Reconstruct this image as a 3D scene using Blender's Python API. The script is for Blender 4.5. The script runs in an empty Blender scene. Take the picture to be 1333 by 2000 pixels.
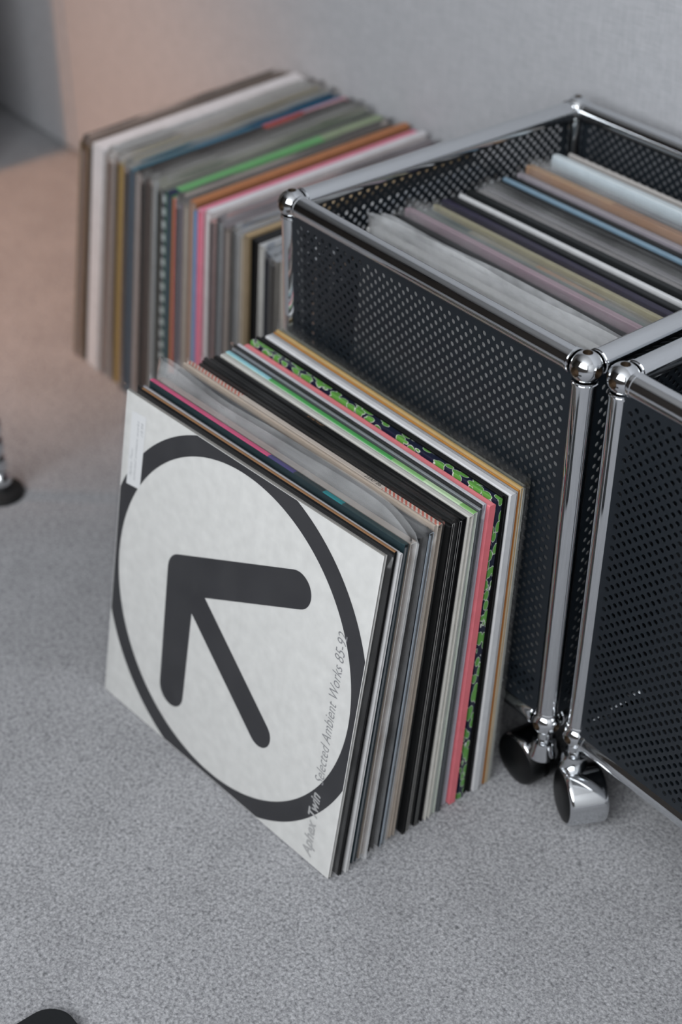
import bpy, bmesh, math, random
import numpy as np
from mathutils import Matrix, Vector

random.seed(7)
S = bpy.context.scene
C = S.collection

# ------------------------------------------------------------------ camera
cd = bpy.data.cameras.new('camera')
cd.sensor_fit = 'VERTICAL'; cd.sensor_height = 36.0
cd.lens = 36.0 * 2980.03 / 2000.0
cd.clip_start = 0.05; cd.clip_end = 50
cd.dof.use_dof = True; cd.dof.focus_distance = 1.16; cd.dof.aperture_fstop = 3.6
cam = bpy.data.objects.new('camera', cd); C.objects.link(cam)
R_ = Vector((0.624536, 0.780990, 0.003001)); U_ = Vector((-0.463444, 0.367505, 0.806325)); W_ = Vector((-0.628629, 0.504970, -0.591465))
cam.matrix_world = Matrix(((R_.x, U_.x, -W_.x, 0.627184), (R_.y, U_.y, -W_.y, -0.729555), (R_.z, U_.z, -W_.z, 0.995614), (0, 0, 0, 1)))
S.camera = cam

# ------------------------------------------------------------------ world, light, exposure
wd = bpy.data.worlds.new('world'); S.world = wd; wd.use_nodes = True
wd.node_tree.nodes['Background'].inputs[0].default_value = (0.55, 0.62, 0.72, 1)
wd.node_tree.nodes['Background'].inputs[1].default_value = 0.6
al = bpy.data.lights.new('window_daylight', 'AREA'); al.shape = 'RECTANGLE'; al.size = 2.3; al.size_y = 1.35
al.energy = 76; al.color = (0.95, 0.975, 1.0)
ao = bpy.data.objects.new('window_daylight', al); C.objects.link(ao)
ao.location = (0.8, -1.87, 1.64); ao.rotation_euler = (math.radians(90), 0, 0)
S.view_settings.view_transform = 'Standard'; S.view_settings.look = 'None'
S.view_settings.gamma = 1.0; S.view_settings.use_curve_mapping = False
S.view_settings.exposure = -0.20
S.cycles.transparent_max_bounces = 24

# ------------------------------------------------------------------ helpers
def lin(c):
    if isinstance(c, str):
        c = tuple(int(c[i:i + 2], 16) / 255 for i in (0, 2, 4))
    return tuple(x / 12.92 if x <= 0.04045 else ((x + 0.055) / 1.055) ** 2.4 for x in c) + (1,)

MATS = {}
def pmat(name, col, rough=0.5, metal=0.0, spec=0.5, noise=0.0, nscale=60, bump=0.0, bscale=200):
    if name in MATS: return MATS[name]
    m = bpy.data.materials.new(name); m.use_nodes = True
    nt = m.node_tree; b = nt.nodes['Principled BSDF']
    c = lin(col)
    b.inputs['Base Color'].default_value = c
    b.inputs['Roughness'].default_value = rough; b.inputs['Metallic'].default_value = metal
    b.inputs['Specular IOR Level'].default_value = spec
    if noise or bump:
        tc = nt.nodes.new('ShaderNodeTexCoord')
    if noise:
        n = nt.nodes.new('ShaderNodeTexNoise'); n.inputs['Scale'].default_value = nscale; n.inputs['Detail'].default_value = 4
        nt.links.new(tc.outputs['Object'], n.inputs['Vector'])
        r = nt.nodes.new('ShaderNodeMapRange'); r.inputs['From Min'].default_value = .25; r.inputs['From Max'].default_value = .75
        r.inputs['To Min'].default_value = 1 - noise; r.inputs['To Max'].default_value = 1 + noise
        nt.links.new(n.outputs['Fac'], r.inputs['Value'])
        mx = nt.nodes.new('ShaderNodeVectorMath'); mx.operation = 'SCALE'; mx.inputs[0].default_value = c[:3]
        nt.links.new(r.outputs['Result'], mx.inputs['Scale']); nt.links.new(mx.outputs[0], b.inputs['Base Color'])
    if bump:
        n2 = nt.nodes.new('ShaderNodeTexNoise'); n2.inputs['Scale'].default_value = bscale; n2.inputs['Detail'].default_value = 3
        nt.links.new(tc.outputs['Object'], n2.inputs['Vector'])
        bp = nt.nodes.new('ShaderNodeBump'); bp.inputs['Strength'].default_value = bump; bp.inputs['Distance'].default_value = 0.001
        nt.links.new(n2.outputs['Fac'], bp.inputs['Height']); nt.links.new(bp.outputs['Normal'], b.inputs['Normal'])
    MATS[name] = m
    return m

def card(hexcol, rough=0.45):
    return pmat('card_' + hexcol, hexcol, rough, noise=0.07, nscale=90, spec=0.4)

def plastic_mat(name, diff, gloss_rough, tint=0.97):
    m = bpy.data.materials.new(name); m.use_nodes = True; nt = m.node_tree
    for n in list(nt.nodes):
        if n.type != 'OUTPUT_MATERIAL': nt.nodes.remove(n)
    out = [n for n in nt.nodes if n.type == 'OUTPUT_MATERIAL'][0]
    tr = nt.nodes.new('ShaderNodeBsdfTransparent'); tr.inputs[0].default_value = (tint, tint, tint, 1)
    df = nt.nodes.new('ShaderNodeBsdfDiffuse'); df.inputs[0].default_value = (0.78, 0.79, 0.80, 1)
    gl = nt.nodes.new('ShaderNodeBsdfGlossy'); gl.inputs['Roughness'].default_value = gloss_rough; gl.inputs[0].default_value = (0.9, 0.9, 0.9, 1)
    lw = nt.nodes.new('ShaderNodeFresnel'); lw.inputs[0].default_value = 1.30
    tc = nt.nodes.new('ShaderNodeTexCoord'); nz = nt.nodes.new('ShaderNodeTexNoise'); nz.inputs['Scale'].default_value = 28; nz.inputs['Detail'].default_value = 3
    nt.links.new(tc.outputs['Object'], nz.inputs['Vector'])
    bp = nt.nodes.new('ShaderNodeBump'); bp.inputs['Strength'].default_value = 0.18; bp.inputs['Distance'].default_value = 0.003
    nt.links.new(nz.outputs['Fac'], bp.inputs['Height']); nt.links.new(bp.outputs['Normal'], gl.inputs['Normal'])
    mp = nt.nodes.new('ShaderNodeMapRange'); mp.inputs['From Min'].default_value = .3; mp.inputs['From Max'].default_value = .7
    mp.inputs['To Min'].default_value = diff * .5; mp.inputs['To Max'].default_value = diff * 1.5
    nt.links.new(nz.outputs['Fac'], mp.inputs['Value'])
    m1 = nt.nodes.new('ShaderNodeMixShader'); nt.links.new(mp.outputs['Result'], m1.inputs[0]); nt.links.new(tr.outputs[0], m1.inputs[1]); nt.links.new(df.outputs[0], m1.inputs[2])
    m2 = nt.nodes.new('ShaderNodeMixShader'); nt.links.new(lw.outputs[0], m2.inputs[0]); nt.links.new(m1.outputs[0], m2.inputs[1]); nt.links.new(gl.outputs[0], m2.inputs[2])
    nt.links.new(m2.outputs[0], out.inputs['Surface'])
    MATS[name] = m
    return m

CHROME = pmat('chrome', (0.86, 0.87, 0.88), 0.055, 1.0)
STEEL = pmat('perforated_steel', '191f25', 0.42, spec=0.45)
BLACK = pmat('black_plastic', '08090a', 0.38, spec=0.3)
RUBBER = pmat('black_rubber', '0d0d0e', 0.6)
BRASS = pmat('thread_brass', '6f6254', 0.35, 0.9, bump=0.4, bscale=900)
INK = pmat('print_ink', '333337', 0.42)
GREYINK = pmat('grey_ink', '929295', 0.5)
PALEINK = pmat('pale_ink', 'b4b4b4', 0.5)
PEN = pmat('pen_ink', '8f9296', 0.6)
CLEAR = plastic_mat('clear_plastic', 0.010, 0.14)
CLOUDY = plastic_mat('cloudy_plastic', 0.055, 0.22)
SHEER = plastic_mat('sheer_plastic', 0.016, 0.16)
MILKY = plastic_mat('milky_plastic', 0.55, 0.3)
FROST = plastic_mat('frosted_plastic', 0.20, 0.3)

def link(o, parent=None):
    C.objects.link(o)
    if parent: o.parent = parent
    return o

def mobj(name, verts, faces, mats, parent=None, mi=None, smooth=False, sharp=None):
    me = bpy.data.meshes.new(name); me.from_pydata([tuple(v) for v in verts], [], faces)
    for m in (mats if isinstance(mats, (list, tuple)) else [mats]): me.materials.append(m)
    if mi is not None: me.polygons.foreach_set('material_index', mi)
    if smooth:
        me.polygons.foreach_set('use_smooth', [True] * len(me.polygons))
        if sharp: me.set_sharp_from_angle(angle=math.radians(sharp))
    me.update()
    return link(bpy.data.objects.new(name, me), parent)

def bobj(name, bm, mats, parent=None, smooth=False, sharp=35):
    me = bpy.data.meshes.new(name); bmesh.ops.recalc_face_normals(bm, faces=bm.faces); bm.to_mesh(me); bm.free()
    for m in (mats if isinstance(mats, (list, tuple)) else [mats]): me.materials.append(m)
    if smooth:
        me.polygons.foreach_set('use_smooth', [True] * len(me.polygons)); me.set_sharp_from_angle(angle=math.radians(sharp))
    return link(bpy.data.objects.new(name, me), parent)

def thing(name, label, cat, group=None, mat=None):
    o = bpy.data.objects.new(name, None); C.objects.link(o); o.empty_display_size = 0.02
    if mat is not None: o.matrix_world = mat
    return tag(o, label, cat, group)

def tag(o, label, cat, group=None):
    o['label'] = label; o['category'] = cat
    if group: o['group'] = group
    return o

def struct(o):
    o['kind'] = 'structure'; return o

def box_bm(bm, x0, x1, y0, y1, z0, z1, bev=0.0, seg=2):
    r = bmesh.ops.create_cube(bm, size=1.0)
    for v in r['verts']:
        v.co = Vector(((x0 + x1) / 2 + v.co.x * (x1 - x0), (y0 + y1) / 2 + v.co.y * (y1 - y0), (z0 + z1) / 2 + v.co.z * (z1 - z0)))
    if bev:
        es = list({e for v in r['verts'] for e in v.link_edges})
        bmesh.ops.bevel(bm, geom=es, offset=bev, segments=seg, affect='EDGES')
    return bm

def box(name, dims, mat, parent=None, bev=0.0, seg=2, smooth=False):
    bm = bmesh.new(); box_bm(bm, *dims, bev=bev, seg=seg)
    return bobj(name, bm, mat, parent, smooth)

def lathe(name, prof, mat, parent=None, n=32, a0=0.0, a1=2 * math.pi, mtx=None, sharp=35):
    """prof: (radius, height) pairs spun about local Z."""
    full = abs(a1 - a0 - 2 * math.pi) < 1e-6
    k = n if full else n + 1
    vs = []; fs = []
    for i in range(k):
        a = a0 + (a1 - a0) * i / n
        for (r, z) in prof: vs.append(Vector((r * math.cos(a), r * math.sin(a), z)))
    m = len(prof)
    for i in range(n):
        j = (i + 1) % k
        for p in range(m - 1):
            fs.append((i * m + p, j * m + p, j * m + p + 1, i * m + p + 1))
    if mtx is not None: vs = [mtx @ v for v in vs]
    return mobj(name, vs, fs, mat, parent, smooth=True, sharp=sharp)

def copy_tree(o, parent=None, mtx=None):
    c = o.copy(); C.objects.link(c); c.parent = parent
    if mtx is not None: c.matrix_world = mtx
    for ch in o.children: copy_tree(ch, c)
    return c

# ------------------------------------------------------------------ room
WALLY = 0.395
def wall_material():
    m = bpy.data.materials.new('woven_wallpaper'); m.use_nodes = True; nt = m.node_tree; b = nt.nodes['Principled BSDF']
    tc = nt.nodes.new('ShaderNodeTexCoord')
    def nz(sx, sy, sz, det=2):
        mp = nt.nodes.new('ShaderNodeMapping'); mp.inputs['Scale'].default_value = (sx, sy, sz)
        nt.links.new(tc.outputs['Object'], mp.inputs['Vector'])
        n = nt.nodes.new('ShaderNodeTexNoise'); n.inputs['Scale'].default_value = 1; n.inputs['Detail'].default_value = det
        nt.links.new(mp.outputs[0], n.inputs['Vector']); return n
    a = nz(700, 700, 60); c = nz(60, 60, 700)
    ad = nt.nodes.new('ShaderNodeMath'); ad.operation = 'ADD'; nt.links.new(a.outputs['Fac'], ad.inputs[0]); nt.links.new(c.outputs['Fac'], ad.inputs[1])
    rp = nt.nodes.new('ShaderNodeMapRange'); rp.inputs['From Min'].default_value = .6; rp.inputs['From Max'].default_value = 1.4
    nt.links.new(ad.outputs[0], rp.inputs['Value'])
    mx = nt.nodes.new('ShaderNodeMix'); mx.data_type = 'RGBA'; mx.inputs['A'].default_value = lin('a7a9ad'); mx.inputs['B'].default_value = lin('bfc0c4')
    nt.links.new(rp.outputs[0], mx.inputs['Factor']); nt.links.new(mx.outputs['Result'], b.inputs['Base Color'])
    b.inputs['Roughness'].default_value = 0.8; b.inputs['Specular IOR Level'].default_value = 0.25
    bp = nt.nodes.new('ShaderNodeBump'); bp.inputs['Strength'].default_value = 0.3; bp.inputs['Distance'].default_value = 0.0006
    nt.links.new(ad.outputs[0], bp.inputs['Height']); nt.links.new(bp.outputs['Normal'], b.inputs['Normal'])
    return m

def carpet_material():
    m = bpy.data.materials.new('loop_carpet'); m.use_nodes = True; nt = m.node_tree; b = nt.nodes['Principled BSDF']
    tc = nt.nodes.new('ShaderNodeTexCoord')
    v = nt.nodes.new('ShaderNodeTexVoronoi'); v.inputs['Scale'].default_value = 420
    n = nt.nodes.new('ShaderNodeTexNoise'); n.inputs['Scale'].default_value = 330; n.inputs['Detail'].default_value = 6; n.inputs['Roughness'].default_value = 0.75
    n2 = nt.nodes.new('ShaderNodeTexNoise'); n2.inputs['Scale'].default_value = 14; n2.inputs['Detail'].default_value = 4
    wv = nt.nodes.new('ShaderNodeTexNoise'); wv.inputs['Scale'].default_value = 180; wv.inputs['Detail'].default_value = 2
    mixv = nt.nodes.new('ShaderNodeVectorMath'); mixv.operation = 'MULTIPLY_ADD'
    nt.links.new(wv.outputs['Color'], mixv.inputs[0]); mixv.inputs[1].default_value = (0.004, 0.004, 0.004)
    nt.links.new(tc.outputs['Object'], mixv.inputs[2])
    nt.links.new(tc.outputs['Object'], wv.inputs['Vector'])
    nt.links.new(mixv.outputs[0], v.inputs['Vector'])
    for x in (n, n2): nt.links.new(tc.outputs['Object'], x.inputs['Vector'])
    h = nt.nodes.new('ShaderNodeMath'); h.operation = 'MULTIPLY_ADD'; nt.links.new(v.outputs['Distance'], h.inputs[0]); h.inputs[1].default_value = -0.22
    nt.links.new(n.outputs['Fac'], h.inputs[2])
    rp = nt.nodes.new('ShaderNodeMapRange'); rp.inputs['From Min'].default_value = .18; rp.inputs['From Max'].default_value = .62
    nt.links.new(h.outputs[0], rp.inputs['Value'])
    r2 = nt.nodes.new('ShaderNodeMapRange'); r2.inputs['From Min'].default_value = .3; r2.inputs['From Max'].default_value = .7; r2.inputs['To Min'].default_value = .93; r2.inputs['To Max'].default_value = 1.07
    nt.links.new(n2.outputs['Fac'], r2.inputs['Value'])
    mx = nt.nodes.new('ShaderNodeMix'); mx.data_type = 'RGBA'; mx.inputs['A'].default_value = lin('6d6e71'); mx.inputs['B'].default_value = lin('cfcfd2')
    nt.links.new(rp.outputs[0], mx.inputs['Factor'])
    sc = nt.nodes.new('ShaderNodeVectorMath'); sc.operation = 'SCALE'; nt.links.new(mx.outputs['Result'], sc.inputs[0]); nt.links.new(r2.outputs[0], sc.inputs['Scale'])
    nt.links.new(sc.outputs[0], b.inputs['Base Color'])
    b.inputs['Roughness'].default_value = 0.95; b.inputs['Specular IOR Level'].default_value = 0.1
    bp = nt.nodes.new('ShaderNodeBump'); bp.inputs['Strength'].default_value = 0.6; bp.inputs['Distance'].default_value = 0.002
    nt.links.new(h.outputs[0], bp.inputs['Height']); nt.links.new(bp.outputs['Normal'], b.inputs['Normal'])
    return m

WALL = wall_material()
PLASTER = pmat('plaster', 'd6d6d6', 0.8, noise=0.03, nscale=8)
DARKWALL = pmat('taupe_wall_paint', '5c554f', 0.7, noise=0.05, nscale=6)
DARKGAP = pmat('wall_core', '3a3a3c', 0.9)
X0, X1, Y0, ZC = -3.2, 2.4, -1.9, 2.4
struct(box('floor', (X0, X1, Y0, 0.52, -0.06, 0.0), carpet_material()))
struct(box('ceiling', (X0, X1, Y0, 0.52, ZC, ZC + 0.06), PLASTER))
wb = struct(box('wall_back', (X0, X1, WALLY + 0.012, 0.52, 0.0, ZC), DARKGAP))
for (a, b) in ((X0, -1.4625), (-1.4575, X1)):
    box('wallpaper_panel', (a, b, WALLY, WALLY + 0.012, 0.007, ZC), WALL, wb, bev=0.0008, seg=1)
struct(box('wall_left', (X0 - 0.06, X0, Y0, 0.52, 0, ZC), DARKWALL))
struct(box('wall_right', (X1, X1 + 0.06, Y0, 0.52, 0, ZC), PLASTER))
bm = bmesh.new()
for d in ((X0, -0.4, 0, ZC), (2.0, X1, 0, ZC), (-0.4, 2.0, 0, 0.9), (-0.4, 2.0, 2.33, ZC)):
    box_bm(bm, d[0], d[1], Y0 - 0.08, Y0, d[2], d[3])
struct(bobj('wall_front', bm, DARKWALL))
bm = bmesh.new()
for d in ((-0.4, 2.0, 0.9, 0.94), (-0.4, 2.0, 2.29, 2.33), (-0.4, -0.36, 0.94, 2.29), (1.96, 2.0, 0.94, 2.29), (0.78, 0.82, 0.94, 2.29)):
    box_bm(bm, d[0], d[1], Y0 - 0.05, Y0 + 0.0, d[2], d[3])
struct(bobj('window_1', bm, pmat('window_white', 'e2e2e2', 0.4)))

# ------------------------------------------------------------------ trolleys
L = 0.35; TR = 0.0095; BR = 0.0125; ZB = 0.082; ZT = ZB + L; INS = 0.0055

def perforated_mesh():
    ang = [0, 26.565, 60, 90, 120, 153.435, 180, 206.565, 240, 270, 300, 333.435]
    A = np.radians(ang); rr = 0.00222
    hole = np.stack([np.cos(A), np.sin(A)], 1) * rr
    rect = []
    for a in A:
        c, s = math.cos(a), math.sin(a)
        k = min(0.005 / abs(c) if abs(c) > 1e-9 else 9, 0.0025 / abs(s) if abs(s) > 1e-9 else 9); rect.append((c * k, s * k))
    rect = np.array(rect)
    T = 0.0005; n = 12
    V = []; F = []
    cell = np.zeros((48, 3))
    cell[0:12, 0:2] = rect; cell[12:24, 0:2] = hole; cell[24:36, 0:2] = rect; cell[36:48, 0:2] = hole
    cell[:24, 2] = -T; cell[24:, 2] = T
    cf = []
    for i in range(n):
        j = (i + 1) % n
        cf.append((i, j, 12 + j, 12 + i)); cf.append((24 + j, 24 + i, 36 + i, 36 + j)); cf.append((12 + i, 12 + j, 36 + j, 36 + i))
    cf = np.array(cf); base = 0
    def rect_fill(a0, a1, b0, b1):
        nonlocal base
        V.append(np.array([(a0, b0, -T), (a1, b0, -T), (a1, b1, -T), (a0, b1, -T), (a0, b0, T), (a1, b0, T), (a1, b1, T), (a0, b1, T)]))
        F.append(np.array([(0, 1, 2, 3), (7, 6, 5, 4)]) + base); base += 8
    e0, e1 = 0.004, L - 0.004
    for j in range(65):
        t = 0.015 + 0.005 * j
        cols = range(1, 65, 2) if j % 2 == 0 else range(0, 65, 2)
        for i in cols:
            s = 0.015 + 0.005 * i
            V.append(cell + np.array((s, t, 0))); F.append(cf + base); base += 48
        s0 = 0.015 + 0.005 * cols[0] - 0.005; s1 = 0.015 + 0.005 * cols[-1] + 0.005
        rect_fill(e0, s0, t - 0.0025, t + 0.0025); rect_fill(s1, e1, t - 0.0025, t + 0.0025)
    rect_fill(e0, e1, e0, 0.0125); rect_fill(e0, e1, 0.3375, e1)
    V = np.concatenate(V); F = np.concatenate(F)
    me = bpy.data.meshes.new('perforated_panel'); me.from_pydata(V.tolist(), [], F.tolist()); me.materials.append(STEEL); me.update()
    return me

def ball_mesh():
    bm = bmesh.new(); bmesh.ops.create_uvsphere(bm, u_segments=48, v_segments=28, radius=BR)
    me = bpy.data.meshes.new('ball_joint'); bm.to_mesh(me); bm.free(); me.materials.append(CHROME); me.materials.append(BRASS)
    o = bpy.data.objects.new('tmp_ball', me); C.objects.link(o)
    bm = bmesh.new()
    for ax in ((0, 0, 1), (0, 0, -1), (1, 0, 0), (-1, 0, 0), (0, 1, 0), (0, -1, 0)):
        d = Vector(ax); m = Matrix.Translation(d * 0.0115) @ d.to_track_quat('Z', 'Y').to_matrix().to_4x4()
        bmesh.ops.create_cone(bm, cap_ends=True, segments=28, radius1=0.0038, radius2=0.0040, depth=0.0065, matrix=m)
    for f in bm.faces: f.material_index = 1
    cme = bpy.data.meshes.new('tmp_cut'); bm.to_mesh(cme); bm.free(); cme.materials.append(CHROME); cme.materials.append(BRASS)
    co = bpy.data.objects.new('tmp_cut', cme); C.objects.link(co)
    md = o.modifiers.new('b', 'BOOLEAN'); md.object = co; md.operation = 'DIFFERENCE'; md.solver = 'EXACT'
    dg = bpy.context.evaluated_depsgraph_get(); dg.update()
    res = bpy.data.meshes.new_from_object(o.evaluated_get(dg))
    bpy.data.objects.remove(o); bpy.data.objects.remove(co)
    res.name = 'ball_joint'
    res.polygons.foreach_set('use_smooth', [True] * len(res.polygons)); res.set_sharp_from_angle(angle=math.radians(28))
    return res

PANEL = perforated_mesh(); BALL = ball_mesh()

def tube(name, p, q, r, parent, mat=CHROME, collars=True):
    p = Vector(p); q = Vector(q); d = (q - p); l = d.length
    m = Matrix.Translation(p) @ d.to_track_quat('Z', 'Y').to_matrix().to_4x4()
    prof = [(r, 0.011), (r, l - 0.011)]
    if collars:
        c = r + 0.0007
        prof = [(r, 0.010), (r, 0.0112), (c, 0.0116), (c, 0.0132), (r, 0.0136), (r, l - 0.0136), (c, l - 0.0132), (c, l - 0.0116), (r, l - 0.0112), (r, l - 0.010)]
    return lathe(name, prof, mat, parent, n=36, mtx=m, sharp=30)

def caster(parent, stem, axis, trail, side=0.004, off=0.015):
    """twin-wheel caster: stem (x, y), axis = wheel axle direction, trail = hood side direction."""
    ax = Vector(axis + (0,)).normalized(); tr = Vector((ax.y, -ax.x, 0))
    if tr.dot(Vector(trail + (0,))) < 0: tr = -tr
    R = 0.0246
    cen = Vector((stem[0], stem[1], R)) + tr * off + ax * side
    # local frame: Z = axle, X = trail, Y = up (or down)
    up = Vector((0, 0, 1)); z = ax; x = tr; y = z.cross(x)
    M = Matrix(((x.x, y.x, z.x, cen.x), (x.y, y.y, z.y, cen.y), (x.z, y.z, z.z, cen.z), (0, 0, 0, 1)))
    us = 1 if y.z > 0 else -1
    g = bpy.data.objects.new('caster', None); link(g, parent); g.empty_display_size = 0.01
    for s in (-1, 1):
        prof = [(0.0, s * 0.0200), (0.010, s * 0.0198), (0.0185, s * 0.0188), (0.0225, s * 0.0172), (R - 0.0004, s * 0.0145), (R - 0.0004, s * 0.0030), (0.0, s * 0.0030)]
        lathe('wheel', prof, BLACK, g, n=40, mtx=M)
    hp = [(0.0234, -0.0172), (0.0248, -0.0168), (0.0258, -0.0155), (0.0262, -0.0132), (0.0262, 0.0132), (0.0258, 0.0155), (0.0248, 0.0168), (0.0234, 0.0172)]
    a0, a1 = sorted((us * math.radians(-58), us * math.radians(128)))
    lathe('hood', hp, CHROME, g, n=44, a0=a0, a1=a1, mtx=M, sharp=60)
    ms = Matrix.Translation((stem[0], stem[1], 0))
    lathe('stem', [(0.0, ZB - 0.010), (0.0068, ZB - 0.010), (0.0068, 0.0645), (0.0060, 0.0640), (0.0060, 0.0610), (0.0100, 0.0600), (0.0112, 0.0560), (0.0112, 0.0530), (0.0132, 0.0470), (0.0132, 0.0440)], CHROME, g, n=32, mtx=ms)
    return g

def trolley(label, ox, oy, casters):
    """ox, oy: front-left post axis."""
    t = thing('storage_trolley', label, 'storage trolley', 'chrome tube trolleys on casters', Matrix.Translation((ox, oy, 0)))
    P = {(i, j): (i * L, j * L) for i in (0, 1) for j in (0, 1)}
    for z in (ZB, ZT):
        for k, (x, y) in P.items():
            o = link(bpy.data.objects.new('ball_joint', BALL), t); o.location = (x, y, z)
        for j in (0, 1): tube('rail', (0, j * L, z), (L, j * L, z), TR, t)
        for i in (0, 1): tube('rail', (i * L, 0, z), (i * L, L, z), TR, t)
    for k, (x, y) in P.items(): tube('post', (x, y, ZB), (x, y, ZT), TR, t)
    for mtx in (Matrix(((1, 0, 0, 0), (0, 0, 1, -INS), (0, 1, 0, ZB), (0, 0, 0, 1))), Matrix(((1, 0, 0, 0), (0, 0, 1, L + INS), (0, 1, 0, ZB), (0, 0, 0, 1))),
                Matrix(((0, 0, 1, -INS), (1, 0, 0, 0), (0, 1, 0, ZB), (0, 0, 0, 1))), Matrix(((0, 0, 1, L + INS), (1, 0, 0, 0), (0, 1, 0, ZB), (0, 0, 0, 1)))):
        o = link(bpy.data.objects.new('perforated_panel', PANEL), t); o.matrix_local = mtx
    box('bottom_panel', (0.004, L - 0.004, 0.004, L - 0.004, ZB - 0.003, ZB + 0.001), STEEL, t)
    for (i, j), (axis, trail) in casters.items(): caster(t, P[(i, j)], axis, trail, off=0.019 if trail[0] < 0 else 0.015)
    return t

AX, AY = -L, 0.0
BX, BY = 0.028, 0.009
trolley('chrome tube trolley packed with records, record rows leaning on two of its sides', AX, AY,
        {(1, 0): ((0.10, 0.995), (-1, 0)), (0, 0): ((0.0, 1.0), (1, 0)), (0, 1): ((0.2, 0.9), (-1, 0)), (1, 1): ((0.5, 0.9), (-1, 0.2))})
trolley('chrome tube trolley standing close beside the packed one, nothing leaning on it', BX, BY,
        {(0, 0): ((0.465, 0.883), (0.883, -0.465)), (1, 0): ((0.2, 0.95), (-1, 0)), (0, 1): ((0.3, 0.9), (1, 0)), (1, 1): ((0.5, 0.9), (-1, 0.2))})

# ------------------------------------------------------------------ records
def cover_mesh(Lx, H, t, face, edge, segs, side=None):
    """folded card sleeve: fold (spine) on top, open at x = Lx unless side colour given. segs: [(end_fraction, material)]"""
    bw = min(0.0006, t * 0.24); c = min(0.0007, t * 0.25)
    out = [(0, 0), (0, H - c), (c * .35, H - c * .35), (c, H), (t - c, H), (t - c * .35, H - c * .35), (t, H - c), (t, 0)]
    inn = [(bw, 0), (bw, H - bw - c * .3), (bw, H - bw), (bw + c * .3, H - bw), (t - bw - c * .3, H - bw), (t - bw, H - bw), (t - bw, H - bw - c * .3), (t - bw, 0)]
    xs = [0.0] + [s[0] * Lx for s in segs]
    mats = [face, edge] + [s[1] for s in segs]
    V = []; F = []; MI = []
    for x in xs:
        V += [(x, y, z) for (y, z) in out]
    n = len(out)
    for k in range(len(xs) - 1):
        for i in range(n - 1):
            a = k * n + i; b = (k + 1) * n + i
            F.append((a, a + 1, b + 1, b)); MI.append(2 + k if 1 <= i <= n - 3 else 0)
    io = len(V)
    for x in (0.0, Lx): V += [(x, y, z) for (y, z) in inn]
    for i in range(n - 1): F.append((io + i, io + n + i, io + n + i + 1, io + i + 1)); MI.append(0)
    for (oa, ia) in ((0, io), ((len(xs) - 1) * n, io + n)):
        for i in range(n - 1): F.append((oa + i, oa + i + 1, ia + i + 1, ia + i)); MI.append(1)
    for (o0) in (0, (len(xs) - 1) * n):
        pass
    if side is not None:
        mats.append(side); k = len(V)
        V += [(Lx + 0.0003, y, z) for (y, z) in out]; F.append(tuple(range(k, k + n))); MI.append(len(mats) - 1)
    return V, F, MI, mats

def plastic_mesh(Lx, H, t, ext, lip, amp, seed, corner=0.0, droop=0.0):
    """thin bag around a sleeve, open on top; neighbouring bags share one wave so that they nest."""
    rnd = random.Random(seed); w = rnd.uniform(0, 6.28); nx = 36
    x0, x1 = -ext, Lx + ext
    V = []; F = []
    zs = [0.0008, H * 0.55, H * 0.97, H + 0.0016, H + 0.0016 + lip * 0.5, H + 0.0016 + lip]
    for side in (0, 1):
        for i in range(nx + 1):
            u = i / nx; x = x0 + (x1 - x0) * u
            endk = min(1.0, max(0.0, min((x - x0), (x1 - x)) / max(ext, 1e-4)))
            for r, z in enumerate(zs):
                y = (-0.0002 if side == 0 else t + 0.0002)
                y = t / 2 + (y - t / 2) * endk
                if r >= 4:
                    k = (r - 3) / 2
                    y += k * k * amp * (math.sin(u * 7 + 1.3) + 0.6 * math.sin(u * 17 + 0.4)) - k * k * droop * (0.6 + 0.4 * math.sin(u * 5 + 2.0))
                    z -= lip * k * (corner * max(0, (u - 0.86) / 0.14) ** 2 + 0.22 * (0.5 + 0.5 * math.sin(u * 9 + w + side * 0.4)))
                V.append((x, y, z))
    m = len(zs); off = (nx + 1) * m
    for s in (0, 1):
        for i in range(nx):
            for r in range(m - 1):
                a = s * off + i * m + r; F.append((a, a + m, a + m + 1, a + 1))
    for i in (0, nx):
        for r in range(m - 1):
            a = i * m + r; F.append((a, a + 1, off + a + 1, off + a))
    return V, F

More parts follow.
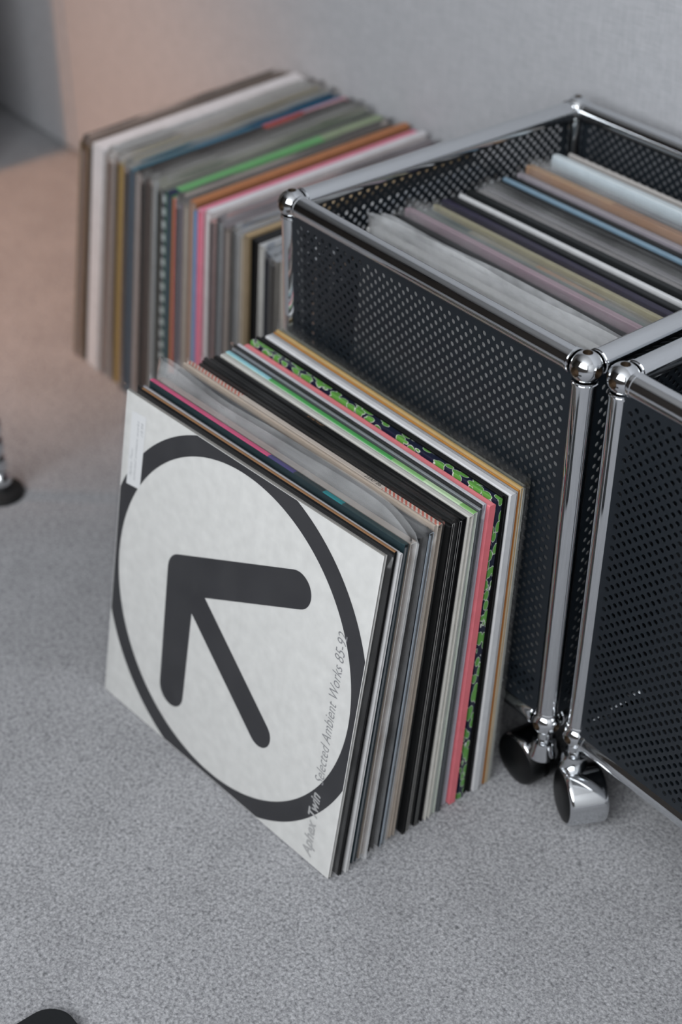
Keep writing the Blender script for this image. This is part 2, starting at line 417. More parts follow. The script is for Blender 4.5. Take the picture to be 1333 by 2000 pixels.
RID = [0]
def record(label, group, O, ux, lean, t, face, edge, top, H=0.3135, Lx=0.3145, plastic=None, side=None, inner='c9c9c8', ext=0.004, lip=0.010, amp=0.0006, corner=0.0, droop=0.0):
    """O: floor point under the leading top... bottom corner at x=0; ux: horizontal unit vector; lean tips the top towards local +y."""
    RID[0] += 1
    ux = Vector((ux[0], ux[1], 0)).normalized(); un = Vector((0, 0, 1)).cross(ux)
    up = un * math.sin(lean) + Vector((0, 0, 1)) * math.cos(lean); ny = up.cross(ux)
    O = Vector(O) + up * (t * math.tan(lean))      # slide up in its own plane so the rear lower edge stays above the floor
    M = Matrix(((ux.x, ny.x, up.x, O[0]), (ux.y, ny.y, up.y, O[1]), (ux.z, ny.z, up.z, O[2]), (0, 0, 0, 1)))
    r = thing('record_sleeve', label, 'record', group, M)
    if isinstance(top, str): top = [(1.0, top)]
    segs = [(f, card(c) if isinstance(c, str) else c) for f, c in top]
    mk = lambda c: card(c) if isinstance(c, str) else c
    V, F, MI, mats = cover_mesh(Lx, H, t, mk(face), mk(edge), segs, mk(side) if side else None)
    mobj('cover', V, F, mats, r, MI)
    bw = min(0.0006, t * 0.24) + 0.0002
    if t > 0.0022 and side is None:
        box('inner_sleeve', (0.002, Lx - random.uniform(0.0008, 0.003), bw, t - bw, 0.001, H - 0.004), mk(inner), r)
    if plastic:
        V, F = plastic_mesh(Lx, H, t, ext, lip, amp * min(1.0, lip / 0.012), RID[0], corner, droop)
        mobj('plastic_sleeve', V, F, {'clear': CLEAR, 'cloudy': CLOUDY, 'frost': FROST, 'milky': MILKY, 'sheer': SHEER}[plastic], r, smooth=True)
    return r

ORD = ['next', 'second', 'third', 'fourth', 'fifth', 'sixth', 'seventh', 'eighth', 'ninth', 'tenth']

def leaf_material():
    m = bpy.data.materials.new('leaf_print'); m.use_nodes = True; nt = m.node_tree; b = nt.nodes['Principled BSDF']
    tc = nt.nodes.new('ShaderNodeTexCoord'); v = nt.nodes.new('ShaderNodeTexVoronoi'); v.inputs['Scale'].default_value = 125
    mp = nt.nodes.new('ShaderNodeMapping'); mp.inputs['Scale'].default_value = (0.8, 1.6, 0.8); mp.inputs['Rotation'].default_value = (0.3, 0.5, 0.2)
    nt.links.new(tc.outputs['Object'], mp.inputs[0]); nt.links.new(mp.outputs[0], v.inputs['Vector'])
    r = nt.nodes.new('ShaderNodeValToRGB'); r.color_ramp.interpolation = 'CONSTANT'
    e = r.color_ramp.elements; e[0].position = 0; e[0].color = lin('5f9a45'); e[1].position = 0.50; e[1].color = lin('d5dcd0')
    k = e.new(0.545); k.color = lin('151c33')
    nt.links.new(v.outputs['Distance'], r.inputs[0]); nt.links.new(r.outputs[0], b.inputs['Base Color']); b.inputs['Roughness'].default_value = 0.45
    return m
LEAF = leaf_material()
def stripe_material():
    m = bpy.data.materials.new('red_hatch_print'); m.use_nodes = True; nt = m.node_tree; b = nt.nodes['Principled BSDF']
    tc = nt.nodes.new('ShaderNodeTexCoord'); sp = nt.nodes.new('ShaderNodeSeparateXYZ'); nt.links.new(tc.outputs['Object'], sp.inputs[0])
    a = nt.nodes.new('ShaderNodeMath'); a.operation = 'ADD'; nt.links.new(sp.outputs[0], a.inputs[0]); nt.links.new(sp.outputs[1], a.inputs[1])
    d = nt.nodes.new('ShaderNodeMath'); d.operation = 'MULTIPLY'; d.inputs[1].default_value = 1 / 0.0046; nt.links.new(a.outputs[0], d.inputs[0])
    f = nt.nodes.new('ShaderNodeMath'); f.operation = 'FRACT'; nt.links.new(d.outputs[0], f.inputs[0])
    g = nt.nodes.new('ShaderNodeMath'); g.operation = 'GREATER_THAN'; g.inputs[1].default_value = 0.5; nt.links.new(f.outputs[0], g.inputs[0])
    mx = nt.nodes.new('ShaderNodeMix'); mx.data_type = 'RGBA'; mx.inputs['A'].default_value = lin('d2c6bb'); mx.inputs['B'].default_value = lin('c9705f')
    nt.links.new(g.outputs[0], mx.inputs['Factor']); nt.links.new(mx.outputs['Result'], b.inputs['Base Color']); b.inputs['Roughness'].default_value = 0.5
    return m
HATCH = stripe_material()
def dash_material():
    m = bpy.data.materials.new('dashed_edge_print'); m.use_nodes = True; nt = m.node_tree; b = nt.nodes['Principled BSDF']
    tc = nt.nodes.new('ShaderNodeTexCoord'); sp = nt.nodes.new('ShaderNodeSeparateXYZ'); nt.links.new(tc.outputs['Object'], sp.inputs[0])
    d = nt.nodes.new('ShaderNodeMath'); d.operation = 'MULTIPLY'; d.inputs[1].default_value = 1 / 0.016; nt.links.new(sp.outputs[2], d.inputs[0])
    f = nt.nodes.new('ShaderNodeMath'); f.operation = 'FRACT'; nt.links.new(d.outputs[0], f.inputs[0])
    g = nt.nodes.new('ShaderNodeMath'); g.operation = 'GREATER_THAN'; g.inputs[1].default_value = 0.42; nt.links.new(f.outputs[0], g.inputs[0])
    mx = nt.nodes.new('ShaderNodeMix'); mx.data_type = 'RGBA'; mx.inputs['A'].default_value = lin('2c3440'); mx.inputs['B'].default_value = lin('a9b2b4')
    nt.links.new(g.outputs[0], mx.inputs['Factor']); nt.links.new(mx.outputs['Result'], b.inputs['Base Color'])
    return m
DASH = dash_material()

# ---- row 1: records leaning on the trolley front, from the front one back to the trolley
# (name, key phrase or None, y of front face at top (right end), thickness, dict)
G1 = 'records leaning on the trolley front'
ROW1 = [
 ('white', 'white record sleeve with a dark ring and angular emblem, frontmost of the leaning row', -.1540, .0040, dict(face='dcdcda', edge='b9b7b2', top='8d8b86', plastic='sheer', ext=.0075, lip=.002, amp=.0003)),
 ('black', 'black record sleeve with a worn brown cardboard top edge, behind the ringed white one', -.1462, .0036, dict(face='1b1b1c', edge='171718', top=[(0.02, '2b2724'), (1.0, '8a6646')], inner='101010', dH=.0042, dx=.0030)),
 ('white', None, -.1402, .0036, dict(face='d4d4d4', edge='d2d1d0', top='cfcfd1', inner='d8d8d6', dH=.0005, dx=.004)),
 ('white', None, -.1366, .0032, dict(face='d0d0d2', edge='cdcdcc', top='8d8a90', inner='c9c9c8', dH=-.003)),
 ('teal', 'dark teal record sleeve with a pink and violet top edge in cloudy plastic', -.1316, .0058, dict(dH=.0025, face='20343a', edge='22303a', top=[(.50, 'd2557f'), (.60, '4a4378'), (.71, '1f2f33'), (.78, '1d8288'), (1., '24393c')], plastic='clear', lip=.008, inner='8d9296')),
 ('frost', 'record in a wide frosted plastic bag with rounded corner, brown patterned edge', -.1245, .0090, dict(face='9a8f84', edge='d8d6d2', top='a99d92', plastic='frost', lip=.017, amp=.0014, corner=.9, inner='6b5442', ext=.005)),
 ('black', 'black record sleeve in a crinkled clear bag, behind the frosted bag', -.1140, .0070, dict(face='17181a', edge='151617', top='2a2c30', plastic='cloudy', lip=.009, amp=.0015, inner='111213', ext=.006)),
 ('pale blue', 'charcoal record sleeve with a pale blue opening edge in a crinkled bag', -.1050, .0065, dict(face='2b2e33', edge='bfcbd6', top='383b40', plastic='cloudy', lip=.006, amp=.0010, inner='a9b4bf', ext=.005)),
 ('beige', None, -.0965, .0030, dict(dH=.002, face='c8b7a6', edge='b9a999', top='c9b8a8', inner='aaa096')),
 ('beige', 'beige record sleeve with red hatched spine ends and small black lettering', -.0928, .0062, dict(face='cabfb3', edge='bfb2a4', dH=.0030, top=[(.235, HATCH), (.80, 'd2c6bb'), (1., HATCH)], plastic='clear', lip=.003, inner='9c9186')),
 ('black', None, -.0830, .0034, dict(face='131415', edge='141414', top='161718', inner='9b9b98')),
 ('black', None, -.0790, .0034, dict(face='151515', edge='b3b2ae', top='141516', inner='20242c', plastic='clear', lip=.006)),
 ('black', None, -.0748, .0034, dict(face='131414', edge='5d5a55', top='17181a', inner='151515')),
 ('black', None, -.0708, .0034, dict(face='121314', edge='8d8d8b', top='141516', inner='33526e')),
 ('black', 'jet black record sleeve with copper lettering traces on its top edge', -.0668, .0060, dict(face='0e0f10', edge='101112', top='0f1011', inner='0f0f0f')),
 ('cream', None, -.0602, .0060, dict(face='cdcbc4', edge='cfcdc6', top='c9c8c2', inner='dcdad4')),
 ('green', 'record sleeve whose top edge turns from sky blue to green', -.0535, .0056, dict(face='c7cfc4', edge='c4c7c3', top=[(.195, '93c6cf'), (.70, '4f9e57'), (.82, '86b878'), (.95, 'b4cfa6'), (1., '7fb069')], inner='b5b5b2')),
 ('grey', None, -.0474, .0034, dict(face='55585c', edge='4d5054', top='8f9297', inner='33363a', plastic='clear', lip=.004)),
 ('black', None, -.0430, .0030, dict(face='161a1c', edge='191b1d', top='15191b', inner='a5a6ab')),
 ('lilac white', None, -.0395, .0044, dict(face='cbc9d2', edge='b8bac6', top='cfced4', inner='9aa0ae')),
 ('coral pink', 'coral pink record sleeve, pink on top and side', -.0346, .0078, dict(face='e88089', edge='e07a82', top='ea868d', side='df747c')),
 ('leaf', 'navy record sleeve printed with green leaves', -.0262, .0078, dict(face=LEAF, edge='1a2238', top=[(1., LEAF)], side=LEAF)),
 ('black', None, -.0178, .0030, dict(face='141516', edge='17181a', top='131415', inner='a9aaa9')),
 ('black', None, -.0143, .0030, dict(face='131314', edge='222325', top='151617', inner='161616')),
 ('thick white', 'thick white record sleeve, behind the green leaf one', -.0108, .0072, dict(face='dcdcdd', edge='cfd0d1', top='dcdcde', side='cdced0')),
 ('white', None, -.0030, .0032, dict(face='c9c9cb', edge='c5c5c6', top='9fa1a5', inner='d7d7d7')),
 ('ochre', 'record sleeve with a thin orange line along its edge', .0005, .0014, dict(face='b5803f', edge='a8672f', top='b8813f', side='a5622c')),
 ('ochre', 'record sleeve with an ochre top edge, hindmost but two against the trolley', .0022, .0036, dict(dH=.001, face='b9a27a', edge='c4c4c2', top='b89a64', inner='cfcfcc')),
 ('pale grey', None, .0065, .0030, dict(face='aeb0a6', edge='b9bab8', top='a5a592', inner='bdbdbb', plastic='clear', lip=.006)),
 ('pale grey', None, .0100, .0026, dict(face='a9aba6', edge='b0b1b0', top='9a9b90', inner='c0c0bf', plastic='clear', lip=.008, ext=.006)),
]
n1 = len(ROW1); keyname = 'ringed white'; cnt = 0
yT0, yT1 = -.1540, .0128
FRONT = None
for i, (nm, key, yt, t, kw) in enumerate(ROW1):
    s = (yt - yT0) / (yT1 - yT0)
    yt2 = -.1540 + s * (.1540 - .0128); th = t * .79           # front face at the top, right end
    yb2 = -.2107 + s * (.2107 - .0228)                            # front face at the foot, right end
    yaw = 0.073 * (1 - s) ** 1.2
    kw = dict(kw); dH = kw.pop('dH', 0.0); dx = kw.pop('dx', 0.0)
    H = 0.3135 + dH + (random.uniform(-.0012, .0014) if i else 0.0015); Lx = 0.3145
    sl = (yt2 - yb2) / 0.3135; lean = math.asin(max(-.3, min(.3, sl)))
    ux = (math.cos(yaw), math.sin(yaw))
    xr = -.0345 + dx + (random.uniform(-.003, .003) if i and not dx else 0)
    O = (xr - Lx * ux[0], yb2 - Lx * ux[1], 0.0005)
    if key:
        label = key; keyname = {'white': 'ringed white', 'frost': 'frosted bag', 'teal': 'pink topped', 'green': 'green topped', 'leaf': 'green leaf'}.get(nm, nm); cnt = 0
        if nm == 'beige': keyname = 'red hatched'
        if i == 1: keyname = 'brown edged'
        if i == 6: keyname = 'crinkled bag'
        if i == 14: keyname = 'copper lettered'
        if i == 26: keyname = 'orange lined'
    else:
        label = '%s record sleeve, %s behind the %s one, leaning on the trolley front' % (nm, ORD[cnt], keyname); cnt += 1
    r = record(label, G1, O, ux, lean, th, H=H, Lx=Lx, **kw)
    if i == 0: FRONT = r
    if i == 9: BEIGE = r; BEIGE_H = H; BEIGE_T = th
    if i == 14: COPPER = r; COPPER_H = H; COPPER_T = th

def text_mesh(name, body, size, mat, parent, mtx, shear=0.0, offset=0.0, xs=1.0, space=1.0):
    cu = bpy.data.curves.new('tmp_text', 'FONT'); cu.body = body; cu.size = size; cu.shear = shear; cu.offset = offset; cu.space_character = space; cu.resolution_u = 4
    o = bpy.data.objects.new('tmp_text', cu); C.objects.link(o)
    dg = bpy.context.evaluated_depsgraph_get(); dg.update()
    me = bpy.data.meshes.new_from_object(o.evaluated_get(dg)); bpy.data.objects.remove(o)
    me.name = name; me.materials.clear(); me.materials.append(mat)
    w = max(v.co.x for v in me.vertices); 
    fx = xs / w if xs else 1
    for v in me.vertices: v.co = mtx @ Vector((v.co.x * fx, v.co.y, 0))
    return link(bpy.data.objects.new(name, me), parent)

# front cover print: local x along cover, z up, y = 0 is the front face (faces -y)
Hc = 0.315; Lc = 0.3145; e = -0.00012
def clip_ring(cx, cz, r0, r1, n=180):
    bm = bmesh.new()
    vs = []
    for i in range(n):
        a = 2 * math.pi * i / n
        vs.append((bm.verts.new((cx + r0 * math.cos(a), e, cz + r0 * math.sin(a))), bm.verts.new((cx + r1 * math.cos(a), e, cz + r1 * math.sin(a)))))
    for i in range(n):
        j = (i + 1) % n; bm.faces.new((vs[i][0], vs[j][0], vs[j][1], vs[i][1]))
    for co, no in (((0.0006, 0, 0), (-1, 0, 0)), ((Lc - 0.0006, 0, 0), (1, 0, 0)), ((0, 0, 0.0006), (0, 0, -1)), ((0, 0, Hc - 0.0012), (0, 0, 1))):
        bmesh.ops.bisect_plane(bm, geom=bm.verts[:] + bm.edges[:] + bm.faces[:], plane_co=co, plane_no=no, clear_outer=True)
    return bm
bobj('printed_ring', clip_ring(0.1570, 0.1565, 0.1510, 0.1690), INK, FRONT)
def capsule_path(bm, p, q, w0, w1, off, n=14):
    p = Vector(p); q = Vector(q); d = (q - p).normalized(); nn = Vector((-d.y, d.x)); a0 = math.atan2(nn.y, nn.x)
    pts = [p + w0 * Vector((math.cos(a0 + math.pi * i / n), math.sin(a0 + math.pi * i / n))) for i in range(n + 1)]
    pts += [q + w1 * Vector((math.cos(a0 + math.pi + math.pi * i / n), math.sin(a0 + math.pi + math.pi * i / n))) for i in range(n + 1)]
    bm.faces.new([bm.verts.new((v.x, e + off, v.y)) for v in pts])
bm = bmesh.new()
capsule_path(bm, (0.093, 0.178), (0.232, 0.240), 0.0185, 0.0165, 0)
capsule_path(bm, (0.093, 0.178), (0.095, 0.058), 0.0185, 0.0165, -0.00001)
capsule_path(bm, (0.100, 0.176), (0.212, 0.086), 0.0140, 0.0140, -0.00002)
bobj('printed_emblem', bm, INK, FRONT)
def upright(x, z):   # text running up the cover, letter tops towards -x
    return Matrix(((0, -1, 0, x), (0, 0, 0, e - 0.00004), (1, 0, 0, z), (0, 0, 0, 1)))
text_mesh('printed_title', 'Selected Ambient Works 85-92', 0.0150, GREYINK, FRONT, upright(0.2925, 0.083), shear=0.22, offset=-0.00012, xs=0.1475)
text_mesh('printed_name', 'Aphex Twin', 0.0150, PALEINK, FRONT, upright(0.2915, 0.0065), shear=0.22, offset=0.0004, xs=0.0660)
st = mobj('price_sticker', [(0.0085, e - .00006, 0.2275), (0.0275, e - .00006, 0.2300), (0.0290, e - .00006, 0.3000), (0.0090, e - .00006, 0.2985)], [(0, 1, 2, 3)], pmat('sticker_paper', 'e0e1e2', 0.6), FRONT)
def up2(x, z): 
    m = upright(x, z); m[1][3] = e - 0.00012; return m
text_mesh('handwriting', 'Aphex Twin', 0.0048, PEN, st, up2(0.0145, 0.2365), shear=.3, offset=-.00006, xs=0.027)
text_mesh('handwriting', 'selected ambient works', 0.0046, PEN, st, up2(0.0200, 0.2345), shear=.3, offset=-.00006, xs=0.058)
text_mesh('handwriting', '19.99', 0.0050, PEN, st, up2(0.0262, 0.2790), shear=.3, offset=-.00006, xs=0.0135)
# lettering on the beige spine, reading along the top edge
text_mesh('spine_lettering', '23AP 86', 0.0056, pmat('spine_ink', '3a3835', 0.5), BEIGE, Matrix(((1, 0, 0, 0.2300), (0, 1, 0, 0.0008), (0, 0, 0, BEIGE_H + 0.0001), (0, 0, 0, 1))), xs=0.0185, offset=0.00003)

V = []; F = []
for k, (x, w, y) in enumerate(((.128, .0022, .0012), (.1315, .0010, .0018), (.134, .0026, .0012), (.1380, .0012, .0022), (.1402, .0020, .0014), (.1432, .0026, .0012), (.1466, .0010, .0019))):
    b = len(V); V += [(x, y, COPPER_H + .0001), (x + w, y, COPPER_H + .0001), (x + w + .0006, y + .0012, COPPER_H + .0001), (x + .0006, y + .0012, COPPER_H + .0001)]; F.append((b, b + 1, b + 2, b + 3))
mobj('copper_marks', V, F, pmat('copper_foil', 'b08a6a', 0.4, 0.5), COPPER)

# ---- row 2: long row beside the trolley, from the outside towards the trolley
G2 = 'records in the long row beside the trolley'
ROW2 = [  # (name, key, thickness, dict)
 ('olive', 'record in cloudy plastic with an olive edge, outermost of the long row', .0095, dict(face='8d8270', edge='84765c', top='6b625c', plastic='cloudy', inner='8a7c60', lip=.005)),
 ('dark grey', None, .0045, dict(face='56524f', edge='77726a', top='4a4644', inner='4d4a48')),
 ('thick white', 'thick white record sleeve near the outer end of the long row', .0135, dict(face='d6d6d8', edge='c6c9cd', top='d9d9dc', side='c9ccd0')),
 ('white', None, .0100, dict(face='bdbdbd', edge='b4b4b4', top='b0aeac', inner='c0c0c0', plastic='cloudy', lip=.006)),
 ('grey', None, .0080, dict(face='a09c99', edge='a6a3a1', top='9f9d9a', inner='8d8a89', plastic='cloudy', lip=.006)),
 ('mustard', 'record sleeve with a mustard edge in the long row', .0075, dict(face='a3926a', edge='a58a52', top='98927f', inner='9b8250')),
 ('grey', None, .0075, dict(face='6b6d70', edge='75787b', top='8a8a86', inner='606266', plastic='cloudy', lip=.006)),
 ('blue', 'blue topped record sleeve in the long row', .0085, dict(face='35688a', edge='6d7072', top=[(.45, '2a6080'), (.72, '35708c'), (1., '36697c')], inner='53585c')),
 ('black', 'black topped record sleeve with red and pink patches at its far end', .0100, dict(face='3d3a3a', edge='b0aaa8', top=[(.22, 'b98e98'), (.42, 'b24b45'), (1., '2f2b2a')], inner='8f8a88')),
 ('grey', None, .0070, dict(face='7b7876', edge='83807f', top='6d6b69', inner='5f5d5c', plastic='cloudy', lip=.006)),
 ('brown', 'dark brown edged record sleeve in the long row', .0055, dict(face='54443d', edge='57453f', top='5b5856', inner='5b463d')),
 ('grey', None, .0075, dict(face='96928f', edge='a19d99', top='838280', inner='b0aca8', plastic='cloudy', lip=.006)),
 ('silver', 'silvery white edged record sleeve in the long row', .0080, dict(face='b4b9bb', edge='b9bfc2', top='94938f', inner='b2b8ba')),
 ('grey', None, .0070, dict(face='85847e', edge='8a8a85', top='8b8b80', inner='777772', plastic='cloudy', lip=.006)),
 ('dashed', 'record sleeve with navy and pale dashes down its edge', .0090, dict(face='49566b', edge='5a6472', top='767a70', side=DASH)),
 ('green', 'green topped record sleeve in the long row', .0085, dict(face='5f9a62', edge='26304a', top=[(.30, '8d9a7c'), (.96, '68a66a'), (1., '232c47')], inner='3b4456')),
 ('orange red', 'record sleeve with an orange red edge in the long row', .0048, dict(face='c06452', edge='bf5f4d', top='b9aca6', side='c0604c')),
 ('mauve grey', None, .0085, dict(face='8a838c', edge='857f87', top='625f5d', inner='8d8790', plastic='cloudy', lip=.006)),
 ('beige', None, .0065, dict(face='a59a90', edge='aaa096', top='7d7874', inner='9c948b')),
 ('orange brown', 'orange brown topped record sleeve in the long row', .0075, dict(face='a87250', edge='ac9688', top='b2754d', inner='a38c7e')),
 ('bright blue', 'record sleeve with a bright blue edge in the long row', .0048, dict(face='3b3a58', edge='2f80b8', top='413f5c', side='2f80b5')),
 ('pink', 'pink topped record sleeve in the long row', .0088, dict(face='d77f93', edge='e3dade', top='dd8299', inner='d87a90')),
 ('white', 'white topped record sleeve right after the pink topped one', .0068, dict(face='d8d6d6', edge='c79097', top='dcdadd', inner='d4d0d0')),
 ('salmon', None, .0065, dict(face='a98a86', edge='aeb0b2', top='a98582', inner='3b3a3c')),
 ('pale grey', None, .0062, dict(face='b1b3b4', edge='bfc2c3', top='8b8588', inner='a9acae', plastic='cloudy', lip=.006)),
 ('mauve grey', None, .0058, dict(face='7a7376', edge='7d7a7c', top='7b7377', inner='5d5a5c')),
 ('brown grey', None, .0062, dict(face='6d6460', edge='a49a93', top='6a615e', inner='8b827c')),
 ('navy', 'thin navy edged record sleeve in the long row', .0050, dict(face='3f4f66', edge='5f6f78', top='56667b', inner='3c4c5c')),
 ('pale grey', None, .0065, dict(face='b3b4b6', edge='bdbdbd', top='9a9a9c', inner='c9c9c8', plastic='cloudy', lip=.006)),
 ('cream', None, .0065, dict(face='b2a99d', edge='b4aca2', top='a8a4a0', inner='a9a095')),
 ('tan', 'tan topped record sleeve in the long row', .0055, dict(face='a48f6f', edge='a3937b', top='a99270', inner='8c7d68')),
 ('deep black', 'deep black record sleeve in the long row', .0085, dict(face='111214', edge='0f1011', top='17181a', inner='0e0e0f')),
 ('white', None, .0065, dict(face='c7c6c2', edge='cdcbc7', top='b9babb', inner='a9a7a3')),
 ('slate', None, .0075, dict(face='6b7078', edge='5a5f6a', top='8f949b', inner='474c58', plastic='cloudy', lip=.006)),
 ('grey', None, .0075, dict(face='86837f', edge='8a8580', top='9a9da1', inner='7a7570', plastic='cloudy', lip=.006)),
 ('white', None, .0065, dict(face='c2bdb7', edge='c0b9b1', top='b6b8bb', inner='b3aca4')),
 ('dark blue', 'dark blue record sleeve close to the trolley post', .0075, dict(face='233a4b', edge='1f3648', top='9fa3a8', side='203749')),
 ('white', None, .0050, dict(face='bfc0be', edge='c6c6c2', top='a9aaac', inner='b5b5b0')),
 ('black', None, .0055, dict(face='161617', edge='121213', top='2a2a2c', inner='111111')),
 ('tan', None, .0075, dict(face='a48c7b', edge='ab9382', top='9c897b', inner='9c8575')),
 ('grey', None, .0080, dict(face='77787a', edge='7c7d7f', top='6a6b6d', inner='6d6e70')),
 ('grey', None, .0080, dict(face='86878a', edge='8a8b8d', top='77787a', inner='7d7e80')),
]
XS, XE = -.850, -.379
ANCH = {0: -.850, 2: -.820, 5: -.766, 7: -.739, 15: -.666, 21: -.606, 31: -.516, len(ROW2): -.379}
ak = sorted(ANCH); XT = []
for a, b in zip(ak, ak[1:]):
    seg = [r[2] for r in ROW2[a:b]]; x = ANCH[a]
    for w in seg: XT.append((x, w / sum(seg) * (ANCH[b] - ANCH[a]))); x += XT[-1][1]
keyname = ''; cnt = 0
for i, (nm, key, t, kw) in enumerate(ROW2):
    xt, w = XT[i]; s = (xt - XS) / (XE - XS); th = w * 0.84
    xb = -.912 + s * (-.390 + .912)
    yaw = 0.098 * (1 - s) + 0.02
    H = 0.3115 + random.uniform(-.003, .002) + (0.0035 if nm in ('thick white', 'blue', 'green', 'orange brown', 'pink', 'black', 'tan') or key and nm == 'white' else 0); Lx = 0.3145
    lean = math.asin((xt - xb) / 0.3115)
    ux = (math.sin(yaw), -math.cos(yaw))
    yn = 0.0680 + random.uniform(-.003, .003)
    O = (xb - Lx * ux[0], yn - Lx * ux[1], 0.0005)
    if key: label = key; keyname = nm; cnt = 0
    else:
        label = '%s record sleeve, %s after the %s one in the long row' % (nm, ORD[cnt], keyname); cnt += 1
    record(label, G2, O, ux, lean, th, H=H, Lx=Lx, **kw)

# ---- records inside the trolley, from its front panel to the back
G3 = 'records filed inside the trolley'
ROW3 = [  # (name, key, y top, thickness, dict)
 ('white', 'white record in a thick milky plastic bag, frontmost inside the trolley', .068, .0110, dict(face='dededc', edge='d5d5d3', top='dcdcda', plastic='milky', lip=.014, amp=.0012, droop=.006)),
 ('white', None, .086, .0110, dict(face='dededf', edge='d0d0d0', top='dcdcde', plastic='milky', lip=.009, amp=.0012, droop=.005)),
 ('black', 'black record sleeve behind the milky bags inside the trolley', .100, .0060, dict(face='1a1b1c', edge='1b1c1d', top='232425', plastic='clear', lip=.007, amp=.0008)),
 ('charcoal', None, .108, .0050, dict(face='2b2b2e', edge='303033', top='37373a', plastic='cloudy', lip=.007, amp=.0008)),
 ('mauve', 'dusty mauve record sleeve inside the trolley', .115, .0070, dict(face='9b8590', edge='8d7a83', top='a58e97', plastic='cloudy', lip=.007, amp=.0008)),
 ('grey green', None, .126, .0065, dict(face='51605a', edge='4a5650', top='5a6862', plastic='cloudy', lip=.007, amp=.0008)),
 ('patterned', 'record sleeve with a tan and dark green top edge in plastic, inside the trolley', .137, .0080, dict(face='6d6a58', edge='8b8470', top=[(.18, '24423a'), (.45, '8f8a70'), (.7, 'a9825a'), (1., '6d6c62')], plastic='clear', lip=.007, amp=.0008)),
 ('cream', None, .149, .0050, dict(face='a8a289', edge='a29c84', top='aea88e', plastic='clear', lip=.006)),
 ('violet black', 'violet black record sleeve inside the trolley', .159, .0075, dict(face='2d2a3a', edge='2c2938', top='2f2b40')),
 ('black', None, .170, .0070, dict(face='15181a', edge='15181a', top='16191a', plastic='clear', lip=.005)),
 ('white edged', 'thin bright white edged record sleeve inside the trolley', .181, .0040, dict(face='d2d3d4', edge='d2d3d4', top='dadbdc')),
 ('black', None, .190, .0070, dict(face='1b1d1e', edge='1b1d1e', top='1d2021')),
 ('grey', None, .201, .0090, dict(face='7d7a7a', edge='858282', top='8e8b8b', plastic='cloudy', lip=.007, amp=.0008)),
 ('grey', None, .213, .0070, dict(face='6a686a', edge='737173', top='777578', plastic='cloudy', lip=.008)),
 ('jet black', 'jet black record sleeve in the middle of the trolley', .225, .0085, dict(face='101213', edge='101213', top='111314')),
 ('steel blue', 'steel blue edged record sleeve inside the trolley', .236, .0050, dict(face='6f8798', edge='6f8798', top='7e97a8')),
 ('black', None, .245, .0065, dict(face='181b1d', edge='181b1d', top='1a1d1f')),
 ('lilac grey', None, .255, .0065, dict(face='928d94', edge='928d94', top='a29ca2', plastic='clear', lip=.006)),
 ('tan', 'tan and brown record sleeve inside the trolley', .266, .0080, dict(face='a07f66', edge='a4866e', top=[(.35, 'b08f70'), (1., '9c7a62')], plastic='cloudy', lip=.007, amp=.0008)),
 ('grey', None, .278, .0080, dict(face='706e70', edge='7a787a', top='807d7f', plastic='cloudy', lip=.009)),
 ('grey', None, .289, .0070, dict(face='66686c', edge='6e7074', top='74767a', plastic='cloudy', lip=.007)),
 ('ice white', 'ice white record sleeve near the back of the trolley', .301, .0080, dict(face='c3ced4', edge='c3ced4', top='cfd8dc')),
 ('pale', 'thin pale record sleeve standing last against the trolley back panel', .326, .0035, dict(face='b9b4b0', edge='b9b4b0', top='c9c4c0')),
]
keyname = ''; cnt = 0
for i, (nm, key, yt, t, kw) in enumerate(ROW3):
    s = (yt - .068) / (.326 - .068)
    yb = .028 + s * (.316 - .028)
    H = 0.3120 + random.uniform(-.003, .002) + {'ice white': .005, 'tan': .004, 'mauve': .004, 'black': .002, 'white edged': .003, 'jet black': .003, 'steel blue': .003, 'grey': -.002}.get(nm, 0); Lx = 0.3140
    lean = math.asin((yt - yb) / 0.3120)
    yaw = random.uniform(-.006, .006)
    ux = (math.cos(yaw), math.sin(yaw))
    O = (-.332 + random.uniform(-.002, .002), yb, ZB + 0.0015)
    if key: label = key; keyname = {'white': 'milky bagged', 'ice white': 'ice white'}.get(nm, nm); cnt = 0
    else:
        label = '%s record sleeve, %s behind the %s one inside the trolley' % (nm, ORD[cnt], keyname); cnt += 1
    record(label, G3, O, ux, lean, t, H=H, Lx=Lx, **kw)

# ---- a few records inside the second trolley
for i, (nm, y, col, k) in enumerate((('charcoal', .075, '2c2e31', 'frontmost'), ('dark grey', .090, '47494c', 'between two others'), ('slate grey', .106, '3d4348', 'behind two others'))):
    record('%s record sleeve standing %s inside the second trolley' % (nm, k), 'records inside the second trolley', (BX + .022, BY + y - .03, ZB + .0015), (1, 0), 0.10, .006, face=col, edge=col, top=col, H=.313, Lx=.312)

# ------------------------------------------------------------------ chair leg at the left edge and dark pad
t = thing('chair_leg', 'ringed chrome furniture leg ending in a black glide on the carpet', 'furniture leg', None, Matrix.Translation((-.692, -.156, 0)))
lathe('glide', [(0, 0), (.0235, 0), (.0250, .003), (.0235, .008), (.015, .011), (0, .012)], RUBBER, t, n=36)
prof = [(.008, .011), (.0105, .013), (.0125, .020), (.0105, .027), (.007, .031)]
z = .031
for k in range(14):
    prof += [(.0085, z + .003), (.0100, z + .009), (.0100, z + .016), (.0085, z + .022), (.0072, z + .024)]; z += .024
prof += [(.0, z)]
lathe('shaft', prof, CHROME, t, n=32)

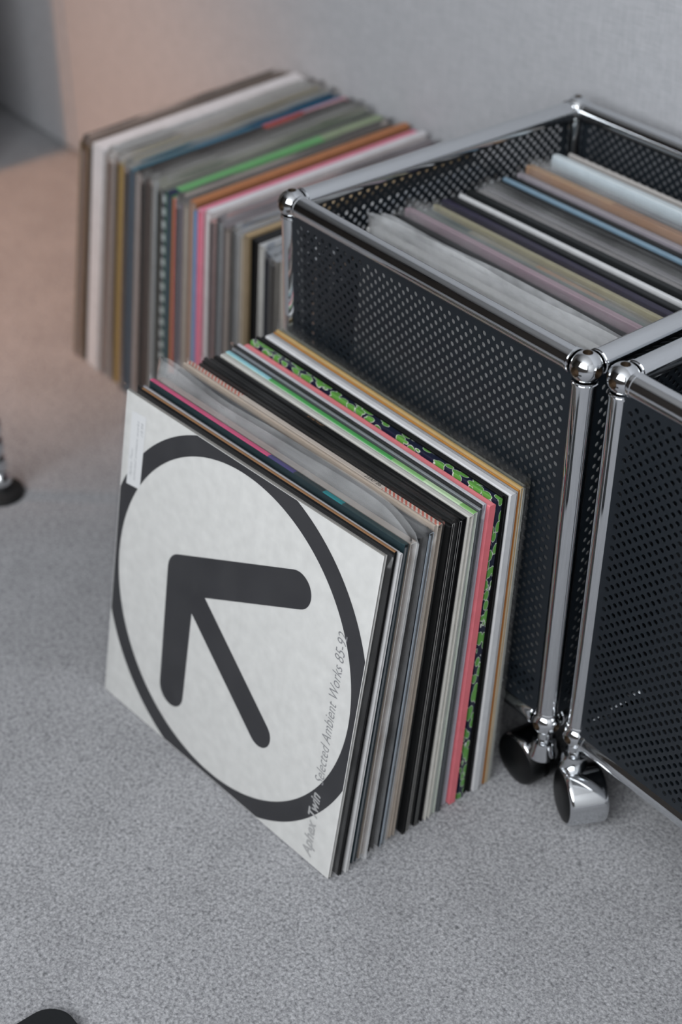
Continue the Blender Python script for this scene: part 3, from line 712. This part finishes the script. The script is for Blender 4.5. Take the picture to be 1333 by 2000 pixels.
def rrect(inset, z, r=.022, n=10):
    x0, x1, y0, y1 = inset, .20 - inset, -.22 + inset, -inset; r = r - inset; out = []
    for cx, cy, a0 in ((x1 - r, y1 - r, 0), (x0 + r, y1 - r, 90), (x0 + r, y0 + r, 180), (x1 - r, y0 + r, 270)):
        for k in range(n + 1):
            a = math.radians(a0 + 90 * k / n); out.append((cx + r * math.cos(a), cy + r * math.sin(a), z))
    return out
rings = [rrect(0, 0), rrect(0, .007), rrect(.001, .0085), rrect(.003, .0095)]
pn = len(rings[0]); V = [p for r in rings for p in r]
F = [tuple(range(3 * pn, 4 * pn)), tuple(range(pn - 1, -1, -1))] + [(k * pn + i, k * pn + (i + 1) % pn, (k + 1) * pn + (i + 1) % pn, (k + 1) * pn + i) for k in range(3) for i in range(pn)]
o = mobj('floor_pad', V, F, pmat('black_felt', '15181b', 0.85, noise=.1, nscale=400), None, smooth=True, sharp=50)
o.location = (-.0670, -.4470, 0.0005)
tag(o, 'flat black pad with rounded corner lying on the carpet', 'pad')

# ------------------------------------------------------------------ warm lamp and cabinet just outside the picture, left
t = thing('floor_lamp', 'slim floor lamp with a warm bulb under a metal shade', 'floor lamp', None, Matrix.Translation((-1.60, -1.00, 0)))
DARKM = pmat('lamp_metal', '2a2a2b', 0.4, 0.6)
lathe('base', [(0, 0), (.13, 0), (.13, .012), (.02, .018), (0, .018)], DARKM, t, n=40)
lathe('pole', [(.009, .016), (.009, 1.66)], DARKM, t, n=20)
hd = Vector((.16, .05, 1.60)); tgt = Vector((-1.30, .06, 0.0)) - Vector((-1.60, -1.00, 0)); d = (tgt - hd).normalized()
mh = Matrix.Translation(hd) @ (-d).to_track_quat('Z', 'Y').to_matrix().to_4x4()
lathe('shade', [(.085, -.05), (.05, .04), (.02, .07), (0.0, .072)], DARKM, t, n=36, mtx=mh)
tube('arm', (0, 0, 1.655), tuple(hd + Vector((0, 0, .07))), .007, t, DARKM, collars=False)
sl = bpy.data.lights.new('lamp_bulb', 'SPOT'); sl.energy = 132; sl.color = (1.0, 0.45, 0.20); sl.spot_size = math.radians(45); sl.spot_blend = 1.0; sl.shadow_soft_size = 0.09
so = link(bpy.data.objects.new('lamp_bulb', sl), t); so.matrix_local = Matrix.Translation(d * 0.03) @ mh

t = thing('cabinet', 'tall taupe cabinet with two doors standing near the wall', 'cabinet', None, Matrix.Translation((-2.08, -.30, 0)))
CAB = pmat('cabinet_paint', '4b4642', 0.5)
box('body', (0, .60, 0, .52, .03, 1.40), CAB, t, bev=.002)
for k in range(2):
    dr = box('door', (.004 + k * .298, .294 + k * .298, -.018, -.001, .035, 1.395), CAB, t, bev=.002)
    box('handle', ((.262 if k == 0 else .312), (.274 if k == 0 else .324), -.036, -.018, .72, .90), CHROME, dr, bev=.002)
for (x, y) in ((.03, .03), (.57, .03), (.03, .49), (.57, .49)):
    box('foot', (x - .015, x + .015, y - .015, y + .015, 0, .031), BLACK, t)
